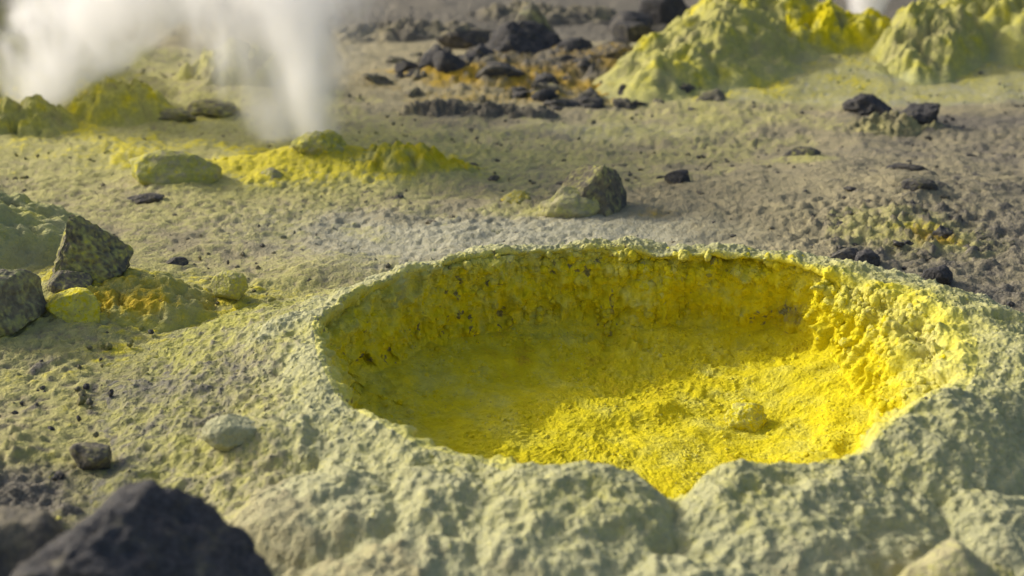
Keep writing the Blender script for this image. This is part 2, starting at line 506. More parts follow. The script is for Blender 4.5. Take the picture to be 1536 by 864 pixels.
    # big fused swellings of the near rim
    lw = sstep(nwl - 34, nwl - 2, ring) * fade_end
    dz = np.zeros_like(P[..., 2])
    wx = P[..., 0] + .03 * big.reshape(nr, NT); wy = P[..., 1] + .012 * mid.reshape(nr, NT)
    for (lx, ly, lh, la, lb, lr) in SWELLS:
        c, s_ = math.cos(lr), math.sin(lr)
        u = ((wx - lx) * c + (wy - ly) * s_) / la; v = (-(wx - lx) * s_ + (wy - ly) * c) / lb
        q = np.clip(1 - u * u - v * v, 0, 1)
        dz = np.maximum(dz, lh * q ** .65)
    P[..., 2] += lw * dz * .85
    # bumps lying on the floor
    P[..., 2] += isf * (.05 * blob(P[..., 0], P[..., 1], .20, 1.99, .055, .035) + .02 * blob(P[..., 0], P[..., 1], .36, 2.45, .05, .03)
                        + .018 * blob(P[..., 0], P[..., 1], .62, 2.62, .12, .04))
    X, Y, Z = (P[..., k].ravel() for k in range(3))
    nn = fbm(X, Y, Z, 6, 3, off=31)
    nb = fbm(X, Y, Z, 17, 3, off=37)
    rg = ring.ravel()
    warm = np.exp(-(((thr - 28 + 180) % 360 - 180) / 34.) ** 2)
    # bright sulphur: floor, lower walls, all of the back-right corner
    yw = .78 + .22 * warm - .42 * sstep(nfl + 30, nwl - 8, rg) * (1 - .55 * warm) + .34 * nn + .22 * nb - .42 * rgt * sstep(nfl + 25, nfl + 85, rg)
    yo = .30 * np.exp(-np.clip(rg - nwl + 14, 0, None) / (8. + 14 * rgt)) * (.35 + warm * .9) + .25 + .10 * rgt + (.26 - .12 * rgt) * nn + .12 * nb
    fy = .92 + .30 * nn + .30 * nb
    ft = sstep(nfl - 50, nfl, rg)
    Yl = np.where(rg < nfl, fy * (1 - ft) + yw * ft, np.where(rg < nwl, yw, yo))
    t = sstep(nwl - 40, nwl - 12, rg)
    Yl = np.where(rg >= nfl, yw * (1 - t) + yo * t, Yl)
    Pl = np.clip(t * (.95 - .3 * warm) + .45 * nn + .70 * sstep(nfl + 25, nwl - 20, rg) * (1 - .8 * warm), 0, 1)
    hole_shade = np.exp(-((thr - 38) / 7.) ** 2) * np.exp(-((Z - (-.01)) / .045) ** 2)  # darkens the hollow in the back wall, its shade put into the colour
    Dl = np.where((rg >= nfl) & (rg < nwl), np.clip((fbm(X, Y, Z, 48, 3, off=41) - .12 - .25 * (nb < .05)) * 4 * sstep(-.15, .2, nn), 0, .75) * (1 - .8 * rgt) + .7 * hole_shade * (.6 + nb), 0)
    Dl = Dl + t * np.clip(.30 * (nn - .05) * 2 + .30 * np.exp(-(((thr - 345 + 180) % 360 - 180) / 28.) ** 2) * sstep(nwl + 40, nwl + 110, rg), 0, .7)
    Ol = np.where(rg < nfl, .06 + .45 * np.clip(nb + nn - .05, 0, 1) + .55 * blob(X, Y, .20, 1.97, .07, .04), .22 * np.clip(nn + .1, 0, 1) * (1 - t) + hole_shade * .3)
    mk = np.clip(np.stack([Yl, Pl, Dl, Ol], 1), 0, 1)
    left = np.exp(-(((thr - 190 + 180) % 360 - 180) / 38.) ** 2)
    fo = np.clip(sstep(nr - 120, nr - 30, rg + 60 * nn + 25 * nb + 72 * left), 0, 1)[:, None]          # the skirt takes the ground's colours
    gm = masks(X, Y)
    gm[:, 0] *= .8; gm[:, 2] += .36 * left
    gt = (pop2 - .5) * .35 + (pop1 - .5) * .2
    gm[:, 0] += gt * (gm[:, 0] > .05); gm[:, 2] -= .3 * gt
    mk = mk * (1 - fo) + gm * fo
    tops = ((pop2 - .5) * .35 + (pop3 - .5) * .35 + (pop1 - .5) * .2)
    mk[:, 1] += t * tops; mk[:, 2] -= t * tops * .6; mk[:, 0] += t * tops * .3
    mk[:, 0] += isw_ * ((pop1 - .5) * .30 + .35 * fbm(X, Y, Z, 30, 3, off=61)) * (1 - .6 * rgt)
    mk[:, 2] += isw_ * np.clip(.26 - pop1, 0, 1) * .8 * np.clip(nn + .1, 0, 1) * (1 - .8 * rgt)
    mk = np.clip(mk, 0, 1)
    CRATER.update(full=P.copy(), mk=mk.copy().reshape(nr, NT, 4), n=normals_grid(P, True), nfl=nfl, nwl=nwl, nr=nr, NT=NT)
    CRATER['P'] = P[nwl - 1:].reshape(-1, 3).copy(); CRATER['F'] = P[:nfl].reshape(-1, 3).copy()
    root = link("sulphur_crater", None, (CX, CY, 0), None, "wide steep-walled bright yellow sulphur crater with pale crusted rim", "crater")
    off = np.array([CX, CY, 0])
    V = P.reshape(-1, 3) - off

    def part(name, a, b, mat):
        sl = slice(a * NT, b * NT)
        return link(name, mesh_from(name, V[sl], grid_faces(b - a, NT, True), mk[sl], mat), (0, 0, 0), root)
    c0 = np.vstack([[[V[:NT, 0].mean(), V[:NT, 1].mean(), V[:NT, 2].mean()]], V[:nfl * NT]])
    q = grid_faces(nfl, NT, True) + 1
    i = np.arange(NT)
    fan = np.stack([np.zeros(NT, int), 1 + (i + 1) % NT, 1 + i, 1 + i], 1)
    fl = mesh_from("crater_floor", c0[:], q, np.vstack([mk[:1], mk[:nfl * NT]]), M_WALL)
    link("crater_floor", fl, (0, 0, 0), root)
    part("crater_wall", nfl - 1, nwl, M_WALL)
    part("crater_rim", nwl - 1, nr, M_CRUST)
    return root


CR = crater()


def grains(name, picks, smin, smax, sub, mat, seed, sink=.2, tint=(0, 0, 0, 0), squash=1.0):
    """crust grains: little rounded knobs grown on the crater's skin, one mesh"""
    rg = np.random.default_rng(seed)
    co, f = ico(sub)
    r, t = picks
    p, nrm, m = CRATER['full'][r, t], CRATER['n'][r, t], CRATER['mk'][r, t]
    n = len(r)
    s = smin + (smax - smin) * rg.random(n) ** 2
    w = 1 + rg.uniform(-.22, .22, (n, len(co), 1))
    ax = rg.uniform(.75, 1.25, (n, 3))
    V = co[None] * w * (s[:, None] * ax)[:, None, :] + (p + nrm * (s * (1 - 2 * sink))[:, None])[:, None, :] - np.array([CX, CY, 0])
    F = f[None] + (np.arange(n) * len(co))[:, None, None]
    m = np.clip(m + np.array(tint) + rg.normal(0, .10, (n, 1)) * np.array([1, 1, -.5, 0]), 0, 1)
    me = mesh_from(name, V.reshape(-1, 3), F.reshape(-1, 3), np.repeat(m, len(co), 0), mat)
    o = link(name, me, (0, 0, 0), CR)
    o['kind'] = 'stuff'


def picks(n, r0, r1, seed, thsel=None, freq=9, thr=-.05, bias=1.0):
    rg = np.random.default_rng(seed)
    r = (r0 + (r1 - r0) * rg.random(n * 4) ** bias).astype(int)
    t = rg.integers(0, CRATER['NT'], n * 4)
    if thsel:
        th = (t / CRATER['NT'] * 360 - thsel[0] + 180) % 360 - 180
        k = rg.random(n * 4) < np.exp(-(th / thsel[1]) ** 2)
        r, t = r[k], t[k]
    q = CRATER['full'][r, t]
    k = fbm(q[:, 0], q[:, 1], q[:, 2], freq, 2, off=seed) > thr
    return r[k][:n], t[k][:n]


_nf, _nw, _nr = CRATER['nfl'], CRATER['nwl'], CRATER['nr']
grains("lip_crust", picks(1500, _nw - 78, _nw - 30, 1, (52, 34), 14, -.15), .005, .015, 2, M_WALL, 1, tint=(.06, 0, -.1, .03))
grains("wall_crust", picks(1400, _nf + 10, _nw - 20, 2, (5, 34), 10, -.1), .005, .012, 2, M_WALL, 2, tint=(.05, 0, -.1, 0))
grains("wall_crust", picks(2200, _nf - 34, _nw - 25, 3, (100, 65), 8, -.1), .004, .013, 1, M_WALL, 3)
grains("rim_grains", picks(13000, _nw - 12, _nr - 20, 4, None, 7, -.12), .002, .005, 1, M_CRUST, 4)
grains("floor_grains", picks(4500, 20, _nf, 5, None, 8, .02, .7), .0025, .0075, 1, M_WALL, 5)


# ------------------------------------------------------------------ rocks, lumps and mounds
def rock_mesh(name, size, seed, sub=4, facets=9, rough=.06, pop=.0, rot=0.0, sulphur=.0, pale=.0, dark=.7, ochre=.0, mat=None,
              at=(0, 0, 0), planes=(), mott=.35, tilt=(0, 0), hard=.92, cut=(.5, .85), fine=1.0):
    """a broken or crusted boulder: a ball with flat faces knocked off it, roughened, dusted with sulphur"""
    rg = np.random.default_rng(seed)
    co, f = ico(sub)
    v = co.copy()
    cuts = [(np.array(p[:3], float) / np.linalg.norm(p[:3]), p[3]) for p in planes]
    for k in range(facets):
        n = rg.normal(size=3)
        cuts.append((n / np.linalg.norm(n), rg.uniform(*cut)))
    for n, h in cuts:
        v -= np.maximum(v @ n - h, 0)[:, None] * n[None] * hard
    lo, hi = v.min(0), v.max(0)
    v = (v - (lo + hi) / 2) / ((hi - lo) / 2)
    a, b, c = size
    o = rg.uniform(0, 40)
    s = (a * b * c) ** (1 / 3)
    x, y, z = v.T / 1.0
    dirn = co
    d = rough * 1.8 * fbm(x, y, z, 1.3, 2, off=o) + rough * fbm(x, y, z, 3.2, 4, off=o + 5, gain=.55)
    v = v + d[:, None] * dirn
    v = v * np.array([a, b, c])
    if tilt[0] or tilt[1]:
        cx, sx = math.cos(tilt[0]), math.sin(tilt[0]); cy, sy = math.cos(tilt[1]), math.sin(tilt[1])
        v = v @ np.array([[1, 0, 0], [0, cx, -sx], [0, sx, cx]]).T @ np.array([[cy, 0, sy], [0, 1, 0], [-sy, 0, cy]]).T
    cr, sr = math.cos(rot), math.sin(rot)
    v = v @ np.array([[cr, -sr, 0], [sr, cr, 0], [0, 0, 1]]).T
    W = v + np.array(at)
    x, y, z = W.T
    nrm = dirn @ np.array([[cr, -sr, 0], [sr, cr, 0], [0, 0, 1]]).T
    if pop:
        g = (dome(x, y, z, 34, 2.0) - .5) * pop + (dome(x, y, z, 75, 6.0) - .5) * pop * .5 + fbm(x, y, z, 13, 3, off=4) * pop * 1.7
        v = v + g[:, None] * nrm
    elif fine:
        g = fbm(x / s, y / s, z / s, 5.0, 4, off=o, gain=.62) * s * .085 * fine
        g = g - (1 - worley(x / s, y / s, z / s, 5.0, o)) ** 3 * s * .07 * fine
        v = v + g[:, None] * nrm
    n1 = fbm(x / s, y / s, z / s, 1.1, 3, off=o + 9)
    n2 = fbm(x / s, y / s, z / s, 3.3, 3, off=o + 13)
    n3 = fbm(x / s, y / s, z / s, 9, 3, off=o + 19)
    q = .40 * n1 + .65 * n2 + .9 * n3
    Y = sulphur * (1 + .8 * q) + (mott * q if sulphur > .02 else 0)
    mk = np.stack([Y, pale * (1 + q) + .2 * q * (pale > .02), dark * (1 - .8 * q), ochre * (1 + 2.5 * q)], 1)
    if sulphur > .02: mk[:, 2] -= np.clip(Y - .3, 0, 1) * .5
    return mesh_from(name, v, f, np.clip(mk, 0, 1), mat or M_ROCK)


def base_z(x, y):
    return float(gh(np.array([x]), np.array([y]))[0])


def rock(name, label, cat, x, y, size, seed, sink=.25, z=None, parent=None, group=None, **k):
    g = base_z(x, y) if z is None else z
    up = size[2] * (1 - 2 * sink)
    me = rock_mesh(name, size, seed, at=(x, y, g + up), **k)
    me.transform(__import__('mathutils').Matrix.Translation((0, 0, up)))
    loc = (x, y, g) if parent is None else (x - CX, y - CY, g)
    return link(name, me, loc, parent, label, cat, group)


# ---- stones named one by one
def stone(label, x, y, size, seed, name="stone", cat="stone", **k):
    return rock(name, label, cat, x, y, size, seed, **k)


B = dict(name="boulder", cat="boulder")
stone("dark pyramid-shaped boulder dusted with yellow sulphur beside the left yellow crust", -1.20, 2.94, (.115, .11, .118), 22, sub=6, facets=5, rough=.05, cut=(.75, .95),
      planes=((-.95, -.25, .42, .34), (.75, -.35, .62, .42), (.15, -.9, .35, .45), (.2, .8, .55, .45), (.3, .1, 1, .72)), sulphur=.46, pale=.25, dark=.42, mott=.12, sink=.12, **B)
stone("bright yellow lumpy stone in front of the grey-topped stone at the left", -1.16, 2.70, (.075, .06, .058), 23, sub=5, facets=5, rough=.09, sulphur=.72, pale=.2, dark=.06, mat=M_WALL, pop=.003, sink=.2)
stone("grey-topped stone wedged between the dark boulder and the bright yellow lumpy stone", -1.22, 2.82, (.065, .06, .06), 24, sub=5, rough=.06, sulphur=.3, dark=.45, pop=.003, sink=.25)
stone("big rounded grey boulder cut off by the left edge of the picture", -1.36, 2.66, (.125, .12, .10), 25, sub=6, facets=4, rough=.06, sulphur=.25, pale=.3, dark=.35, pop=.004, sink=.18, **B)
stone("small pale yellow angular stone alone on the ground left of the crater", -.80, 2.90, (.055, .036, .045), 26, sub=5, facets=7, sulphur=.6, pale=.3, dark=.05, mat=M_CRUST, sink=.06, rot=-.2)
stone("large jagged dark rock filling the near left corner", -.575, 1.27, (.235, .14, .180), 131, sub=6, facets=6, rough=.07, cut=(.8, .95), planes=((-.8, .1, .75, .42), (.62, -.15, .75, .40), (-.25, 0, 1, .50), (.05, -1, .22, .40), (.95, -.3, .1, .6), (-.5, -.8, .3, .55)),
      sulphur=.0, pale=.08, dark=.85, z=.0, sink=.08, fine=1.1, **B)
stone("grey rough boulder left of the large jagged dark rock in the near corner", -.78, 1.34, (.14, .13, .135), 28, sub=5, facets=7, rough=.07, sulphur=.03, dark=.45, z=.02, sink=.08, **B)
stone("small dark stone on the soil behind the jagged dark rock", -.855, 1.96, (.042, .035, .033), 29, sub=4, sulphur=.25, dark=.5, sink=.25)
stone("flat pale grey stone lying on the near left rim of the crater", -.575, 1.985, (.058, .040, .034), 30, sub=5, facets=6, sulphur=.12, pale=.8, dark=.1, mat=M_CRUST, sink=.3, z=on_crater(-.575, 1.985), rot=.15)
stone("rounded pale brown boulder at the bottom right corner", .715, 1.50, (.088, .075, .075), 31, sub=6, facets=5, sulphur=.25, pale=.35, dark=.15, rough=.05, sink=.3, z=on_crater(.715, 1.5), pop=.003, mat=M_CRUST, **B)
stone("small yellowish stone touching the right side of the bottom right boulder", .80, 1.53, (.04, .035, .034), 32, sub=5, sulphur=.4, pale=.3, dark=.2, sink=.3, z=on_crater(.80, 1.53), mat=M_CRUST)
stone("rounded pale lump of sulphur lying on the sunlit crater floor", .575, 2.41, (.052, .040, .036), 33, sub=5, facets=4, rough=.16, sulphur=.72, pale=.5, dark=0, mat=M_WALL, sink=.42, z=on_crater(.575, 2.41, 'F'), pop=.006)
stone("grey boulder with a smooth dark right face and yellow crust on its left", .285, 3.72, (.125, .095, .122), 34, sub=5, facets=4, planes=((.85, -.45, .35, .42), (-.6, -.3, .7, .45), (.1, .2, 1, .7), (.1, -.9, .4, .5)), sulphur=.30, pale=.25, dark=.40, rough=.07, sink=.26, **B)
stone("yellow crust lump piled against the left of the grey boulder", .205, 3.685, (.115, .08, .075), 35, sub=5, facets=4, sulphur=.34, pale=.3, dark=.15, rough=.14, pop=.005, mat=M_CRUST, sink=.3)
stone("little yellow crust lump standing alone left of the grey boulder", .02, 3.85, (.058, .045, .038), 36, sub=5, facets=4, sulphur=.6, dark=.05, ochre=.25, rough=.14, pop=.004, mat=M_CRUST, sink=.3)
stone("small dark stone just behind the grey boulder", .30, 4.25, (.05, .035, .032), 37, dark=.7, sulphur=.1)
stone("dark pointed stone on the ground right of the grey boulder", .64, 4.10, (.052, .035, .04), 38, dark=.75, sulphur=.1)
stone("low dark stone with yellow edge in the middle of the grey flat", 1.20, 4.48, (.085, .05, .04), 39, dark=.55, sulphur=.3, sink=.3, facets=5)
stone("left one of the two round black rocks on the grey flat", 1.71, 5.22, (.115, .09, .075), 40, sub=5, dark=.85, facets=9, sink=.26, rough=.13, fine=2, **B)
stone("right one of the two round black rocks on the grey flat", 1.90, 5.06, (.09, .08, .07), 41, sub=5, dark=.8, facets=9, sink=.24, rough=.13, fine=2, **B)
stone("dark stone lying against the back right of the crater rim", 1.07, 3.13, (.042, .035, .034), 43, dark=.85, sink=.15)
stone("brownish stone next to the dark one at the back right of the rim", 1.01, 3.17, (.05, .035, .03), 44, dark=.6, sink=.2)
stone("black pointed stone with a long shadow right of the crater rim", 1.235, 2.99, (.045, .035, .042), 45, dark=.9, sink=.15)
stone("dark low stone half buried above the rubble patch", 1.46, 3.82, (.07, .045, .04), 46, dark=.6, sulphur=.2, sink=.3)
stone("thin dark ridge of rock on the grey flat at the right", 1.53, 4.10, (.09, .03, .028), 47, dark=.7, rot=-.5, sink=.3)
stone("large yellow-crusted boulder on the flat between steam and crater", -1.29, 4.10, (.17, .11, .10), 48, sub=5, facets=6, dark=.22, sulphur=.62, rough=.10, rot=.12, sink=.28, mat=M_CRUST, pop=.004, **B)
stone("yellow crust knob the right-hand steam jet rises from", -.78, 4.36, (.10, .07, .065), 49, sub=5, facets=3, sulphur=.65, pale=.3, dark=.05, rough=.22, pop=.006, mat=M_CRUST, sink=.35)
stone("brown and yellow crust clod left of the steaming knob", -.93, 4.16, (.065, .045, .038), 50, sulphur=.5, dark=.3, rough=.15, sink=.3, mat=M_CRUST)
stone("small dark rock at the foot of the left steam plume", -2.22, 5.22, (.055, .05, .045), 52, dark=.7, sulphur=.2)
stone("dark brown clod in front of the large yellow-crusted boulder", -1.34, 3.86, (.075, .035, .022), 53, dark=.6, rough=.15)
stone("small dark stone beside the pyramid-shaped boulder", -1.03, 3.18, (.034, .028, .02), 54, dark=.7, sulphur=.15)

def heap(name, label, cat, x, y, rx, ry, h, seed, rot=0.0, peaks=(), sulphur=.6, pale=.2, dark=.1, ochre=.0, power=1.1, knob=.13, pop=.012, nr=85, nt=230, lumk=1.0, mat=None):
    """a heaped-up mound with gullies and knobs, running out into the ground"""
    a = np.linspace(0, 2 * math.pi, nt, endpoint=False)
    q = np.concatenate([[.002], np.linspace(.01, 1, nr)])
    qq, aa = np.meshgrid(q, a, indexing='ij')
    wob = 1 + .22 * fbm(np.cos(aa) * 1.3, np.sin(aa) * 1.3, aa * 0 + seed, 1.2, 3, off=seed)
    lx, ly = qq * rx * np.cos(aa) * wob, qq * ry * np.sin(aa) * wob
    c, s_ = math.cos(rot), math.sin(rot)
    X, Y = (x + lx * c - ly * s_).ravel(), (y + lx * s_ + ly * c).ravel()
    qf, af = qq.ravel(), aa.ravel()
    z0 = X * 0
    prof = (1 - qf ** 2) ** power
    sc = (rx * ry) ** .5
    ridge = 1 - 2.4 * np.abs(fbm(np.cos(af) * 1.7, np.sin(af) * 1.7, qf * .35, 1.7, 3, off=seed + 3))
    kn = fbm(X / sc, Y / sc, z0 + seed, 2.4, 4, off=seed + 7)
    lum = dome(X / sc, Y / sc, z0, 4.2, seed)
    Z = h * prof * (.86 + .09 * ridge * np.clip(qf * 2, 0, 1))
    for (px, py, ph, pr) in peaks: Z = Z + ph * np.exp(-((X - px) ** 2 + (Y - py) ** 2) / pr ** 2) * np.clip(prof * 4, 0, 1)
    soft = np.clip(prof * 2.5, 0, 1)
    Z = Z + sc * knob * 1.6 * kn * soft + sc * knob * 1.5 * lumk * (lum - .5) * soft + sc * knob * .9 * fbm(X / sc, Y / sc, z0 + seed, 7, 4, off=seed + 2, gain=.6) * soft
    Z = Z + pop * ((dome(X, Y, Z, 26, 2) - .5) + .6 * (dome(X, Y, Z, 52, 5) - .5) + 1.1 * fbm(X, Y, Z, 11, 3, off=2)) * soft
    G = gh(X, Y)
    Z = Z + G - .02 * qf - .03 * sstep(.93, 1, qf)
    n2 = fbm(X, Y, Z, 5, 3, off=seed + 20); n1 = fbm(X, Y, Z, 14, 3, off=seed + 25)
    w = .7 * n2 + .6 * n1
    up = (lum - .5)
    mk = np.stack([sulphur * (1 + .9 * w) + .25 * up + .15 * w, pale * (1 + w) + .25 * sstep(.5, 1, qf), dark * (1 - 1.2 * w) - .2 * up, ochre * (1 + 2 * w)], 1)
    f = sstep(.70, .98, qf + .25 * w)[:, None]
    mk = np.clip(mk * (1 - f) + masks(X, Y) * f, 0, 1)
    g0 = base_z(x, y)
    me = mesh_from(name, np.stack([X - x, Y - y, Z - g0], 1), grid_faces(len(q), nt, True), mk, mat or M_MOUND)
    return link(name, me, (x, y, g0), None, label, cat)


heap("sulphur_mound", "knobbly yellow mound at the left edge in front of the steam", "mound", -2.24, 5.0, .30, .24, .12, 60, sulphur=.50, pale=.3, dark=.2, nr=60, nt=180, power=1.7, knob=.16)
heap("sulphur_mound", "steep yellow mound standing behind the left steam plume", "mound", -1.90, 5.30, .34, .28, .165, 61, sulphur=.58, dark=.2, nr=60, nt=180, power=2.0, knob=.16)
heap("sulphur_mound", "olive mound veiled by the steam between the two plumes", "mound", -1.45, 5.95, .42, .30, .14, 62, sulphur=.45, dark=.3, nr=60, nt=180, power=1.7, knob=.18)
heap("sulphur_mound", "dark olive hillock at the far left edge", "mound", -2.95, 6.0, .75, .6, .45, 63, sulphur=.45, dark=.4, nr=70, nt=200, power=1.3, knob=.18)
heap("crust_heap", "low heap of yellow and ochre crust beside the dark pyramid-shaped boulder", "crust heap", -1.05, 2.84, .25, .20, .06, 64, sulphur=.62, ochre=.35, dark=.15, knob=.07, pop=.016, nr=80, nt=200)
heap("sulphur_mound", "left shoulder of the big yellow mounds, streaked with pale gullies", "mound", 1.22, 6.55, .58, 1.30, .25, 70, rot=-.62, sulphur=.48, pale=.35, dark=.12, power=1.9, knob=.09, lumk=.6)
heap("sulphur_mound", "tall yellow mound at the left end of the sulphur ridge", "mound", 1.52, 7.10, .65, .60, .42, 71, sulphur=.58, pale=.3, dark=.10, power=1.6, knob=.13, lumk=.6)
heap("sulphur_mound", "bright yellow long mound in the middle of the sulphur ridge", "mound", 1.90, 6.80, .70, .34, .18, 72, sulphur=.74, pale=.2, dark=.06, power=1.6, knob=.15, lumk=.9)
heap("sulphur_mound", "slanting yellow mound right of the small far steam jet", "mound", 2.60, 6.75, .42, 1.05, .22, 73, rot=-.62, sulphur=.50, pale=.35, dark=.12, power=1.9, knob=.13, lumk=.7)
heap("sulphur_mound", "knobbly yellow mound at the top right corner", "mound", 3.30, 7.0, .95, .85, .36, 74, sulphur=.52, pale=.35, dark=.2, power=1.7, knob=.14, lumk=.8)
heap("crust_ridge", "low crust ridge right of the steaming knob", "crust ridge", -.42, 4.27, .34, .14, .045, 51, sulphur=.75, ochre=.25, dark=.2, pop=.010, nr=60, nt=200)
heap("rubble_heap", "brown heap of rubble at the foot of the two round black rocks", "rubble heap", 1.78, 5.02, .26, .13, .05, 75, sulphur=.05, pale=.05, dark=.55, knob=.16, nr=50, nt=160)

heap("sulphur_mound", "sage green crusted mound cut off by the left edge, beside the pyramid-shaped boulder", "mound", -1.70, 3.22, .50, .46, .19, 65, sulphur=.36, pale=.6, dark=.18, power=1.5, knob=.09, nr=90, nt=240)
stone("dark clod lying behind the sage green mound at the left", -1.50, 3.52, (.04, .03, .03), 55, dark=.7, sulphur=.2)
FR = dict(name="boulder", cat="boulder", fine=1.8)
stone("biggest black rock of the far rock bank", .05, 6.70, (.25, .16, .19), 80, sub=5, dark=.85, ochre=.12, facets=6, rough=.12, sink=.33, **FR)
stone("pale-topped hump behind the biggest black rock", .16, 6.88, (.16, .10, .23), 81, dark=.5, pale=.4, sulphur=.2, facets=5, sink=.3, **FR)
stone("dark slab leaning at the right end of the biggest black rock", .37, 6.58, (.12, .09, .085), 82, dark=.8, facets=7, sink=.25, **FR)
stone("black cube-like rock at the left of the far rock bank", -.34, 6.16, (.105, .08, .09), 83, dark=.9, facets=8, sink=.2, **FR)
stone("tilted slab behind the black cube-like rock", -.46, 6.28, (.06, .12, .11), 84, dark=.8, facets=7, tilt=(0, .5), sink=.25, **FR)
stone("small dark rock left of the tilted slab", -.60, 6.30, (.075, .05, .045), 85, dark=.85, **FR)
stone("grey flat rock in front of the biggest black rock", -.08, 6.10, (.15, .10, .06), 86, dark=.6, **FR)
stone("dark brown rock left of the big rock above the ochre soil", -.20, 6.45, (.13, .10, .08), 87, dark=.75, ochre=.2, **FR)
stone("black block standing on the ochre soil nearest the grey flat", .175, 5.70, (.075, .055, .055), 88, dark=.95, facets=9, **FR)
stone("brown ochre-streaked ridge right of the far black rocks", .58, 6.40, (.16, .10, .08), 89, sub=5, dark=.45, ochre=.4, rough=.1, **FR)
stone("little dark rock behind the ochre soil", .42, 7.05, (.06, .05, .05), 90, dark=.9, **FR)
stone("tall dark rock at the top, left of the sulphur ridge", 1.14, 8.35, (.22, .16, .18), 93, dark=.85, **FR)
stone("dark rock left of the tall one at the top", .86, 8.1, (.16, .12, .10), 94, dark=.75, **FR)
stone("grey rock on the pale bank below the top dark rocks", .80, 7.45, (.14, .10, .09), 95, dark=.7, **FR)
stone("flat grey rock right of the pale bank at the top", 1.02, 7.5, (.15, .10, .08), 96, dark=.7, **FR)
stone("grey hump on the slate slope left of the pale-topped hump", -.25, 7.35, (.26, .12, .08), 97, dark=.7, **FR)
stone("dark crumbly outcrop in front of the olive mound", -1.47, 5.35, (.14, .08, .05), 98, dark=.35, sulphur=.35, rough=.15, name="outcrop", cat="outcrop")
stone("second dark outcrop, lower left of the first", -1.62, 5.22, (.10, .06, .04), 99, dark=.35, sulphur=.35, rough=.15, name="outcrop", cat="outcrop")

heap("rock_ledge", "long low ledge of slate grey rock in front of the far rock bank", "rock ledge", -.36, 5.48, .24, .13, .06, 91, rot=-.1, sulphur=.03, pale=0, dark=.9, knob=.22, lumk=.2, nr=50, nt=160, mat=M_GROUND)
heap("rock_ledge", "slate grey ledge continuing to the right below the ochre soil", "rock ledge", -.02, 5.42, .34, .11, .038, 92, rot=-.1, sulphur=.03, pale=0, dark=.8, knob=.22, lumk=.2, nr=50, nt=160, mat=M_GROUND)

heap("slate_hump", "low slate grey hump on the dark slope at the top, left of the middle", "hump", -.75, 8.0, .7, .35, .055, 101, sulphur=.02, pale=.1, dark=.6, knob=.13, lumk=.2, nr=50, nt=160, mat=M_GROUND)
heap("slate_hump", "slate grey hump on the dark slope behind the biggest black rock", "hump", .35, 8.6, .8, .35, .07, 102, sulphur=.02, pale=.1, dark=.6, knob=.13, lumk=.2, nr=50, nt=160, mat=M_GROUND)

# ------------------------------------------------------------------ loose pebbles, one object each
PROTO = {}
for key, kw in dict(dark=dict(dark=.68, sulphur=.06, pale=.1), mixed=dict(dark=.45, sulphur=.2), yellow=dict(dark=.1, sulphur=.6), grey=dict(dark=.55, pale=.15)).items():
    PROTO[key] = [rock_mesh("pebble", (.5, .42, .36), 300 + 7 * i, sub=4, facets=9, rough=.24, fine=2.2, cut=(.45, .85), **kw) for i in range(5)]
rnd = random.Random(5)


def in_vent(x, y, k=1.0):
    a, d = polar_c(np.array([x]), np.array([y]))
    return d[0] < (look(a, _RL) + look(a, _WO))[0] * k


COLOUR = dict(dark="black", mixed="brown and yellow", yellow="yellow", grey="grey")


def scatter(n, x0, x1, y0, y1, smin, smax, keys, what, where, group, shape=None, power=2.2):
    k = 0
    while k < n:
        x, y = rnd.uniform(x0, x1), rnd.uniform(y0, y1)
        if shape and ((x - (x0 + x1) / 2) / (x1 - x0) * 2) ** 2 + ((y - (y0 + y1) / 2) / (y1 - y0) * 2) ** 2 > 1: continue
        if in_vent(x, y, .97): continue
        s = smin + (smax - smin) * rnd.random() ** power
        key = rnd.choice(keys)
        f = (s - smin) / (smax - smin)
        size = "large" if f > .6 else "medium-sized" if f > .25 else "small" if f > .06 else "tiny"
        fx, fy = (x - x0) / (x1 - x0), (y - y0) / (y1 - y0)
        side = "far left" if fx < .2 else "left" if fx < .4 else "middle" if fx < .6 else "right" if fx < .8 else "far right"
        dep = "front" if fy < .33 else "centre" if fy < .66 else "back"
        o = link("pebble", rnd.choice(PROTO[key]), (x, y, base_z(x, y) + .05 * s), None, "%s %s %s at the %s %s of %s" % (size, COLOUR[key], what, dep, side, where), what, group)
        o.rotation_euler = (rnd.uniform(-.4, .4), rnd.uniform(-.4, .4), rnd.uniform(0, 6.28))
        o.scale = (s * rnd.uniform(.8, 1.4), s * rnd.uniform(.8, 1.2), s * rnd.uniform(.45, 1.0))
        k += 1


scatter(62, .95, 1.65, 3.05, 3.88, .022, .085, ["dark", "mixed", "mixed", "grey"], "pebble", "the rubble patch", "pebbles of the rubble patch", True)
scatter(36, 1.2, 2.8, 3.0, 5.6, .018, .055, ["dark", "grey", "mixed"], "pebble", "the grey flat", "pebbles on the right-hand flat")
scatter(50, -.6, 1.1, 3.3, 5.2, .018, .055, ["dark", "mixed", "grey", "grey"], "pebble", "the pale flat", "pebbles on the pale flat")
scatter(26, -1.6, -.5, 2.75, 3.4, .014, .04, ["mixed", "yellow", "dark"], "pebble", "the left boulder ground", "pebbles around the left boulders")
scatter(20, -2.2, -.9, 3.5, 5.0, .016, .05, ["dark", "mixed", "yellow"], "pebble", "the steaming flat", "pebbles on the steaming flat")
scatter(14, .9, 2.7, 5.38, 5.62, .02, .05, ["dark"], "pebble", "the foot of the yellow apron", "pebbles along the apron foot")
scatter(85, -.75, 1.05, 5.55, 7.3, .05, .19, ["dark", "dark", "mixed", "grey"], "broken stone", "the far rock bank", "broken stones of the far rock bank", power=1.2)
scatter(14, -1.15, -.75, 1.72, 2.05, .018, .045, ["dark", "mixed", "yellow"], "pebble", "the near left rubble", "pebbles in the near left corner")


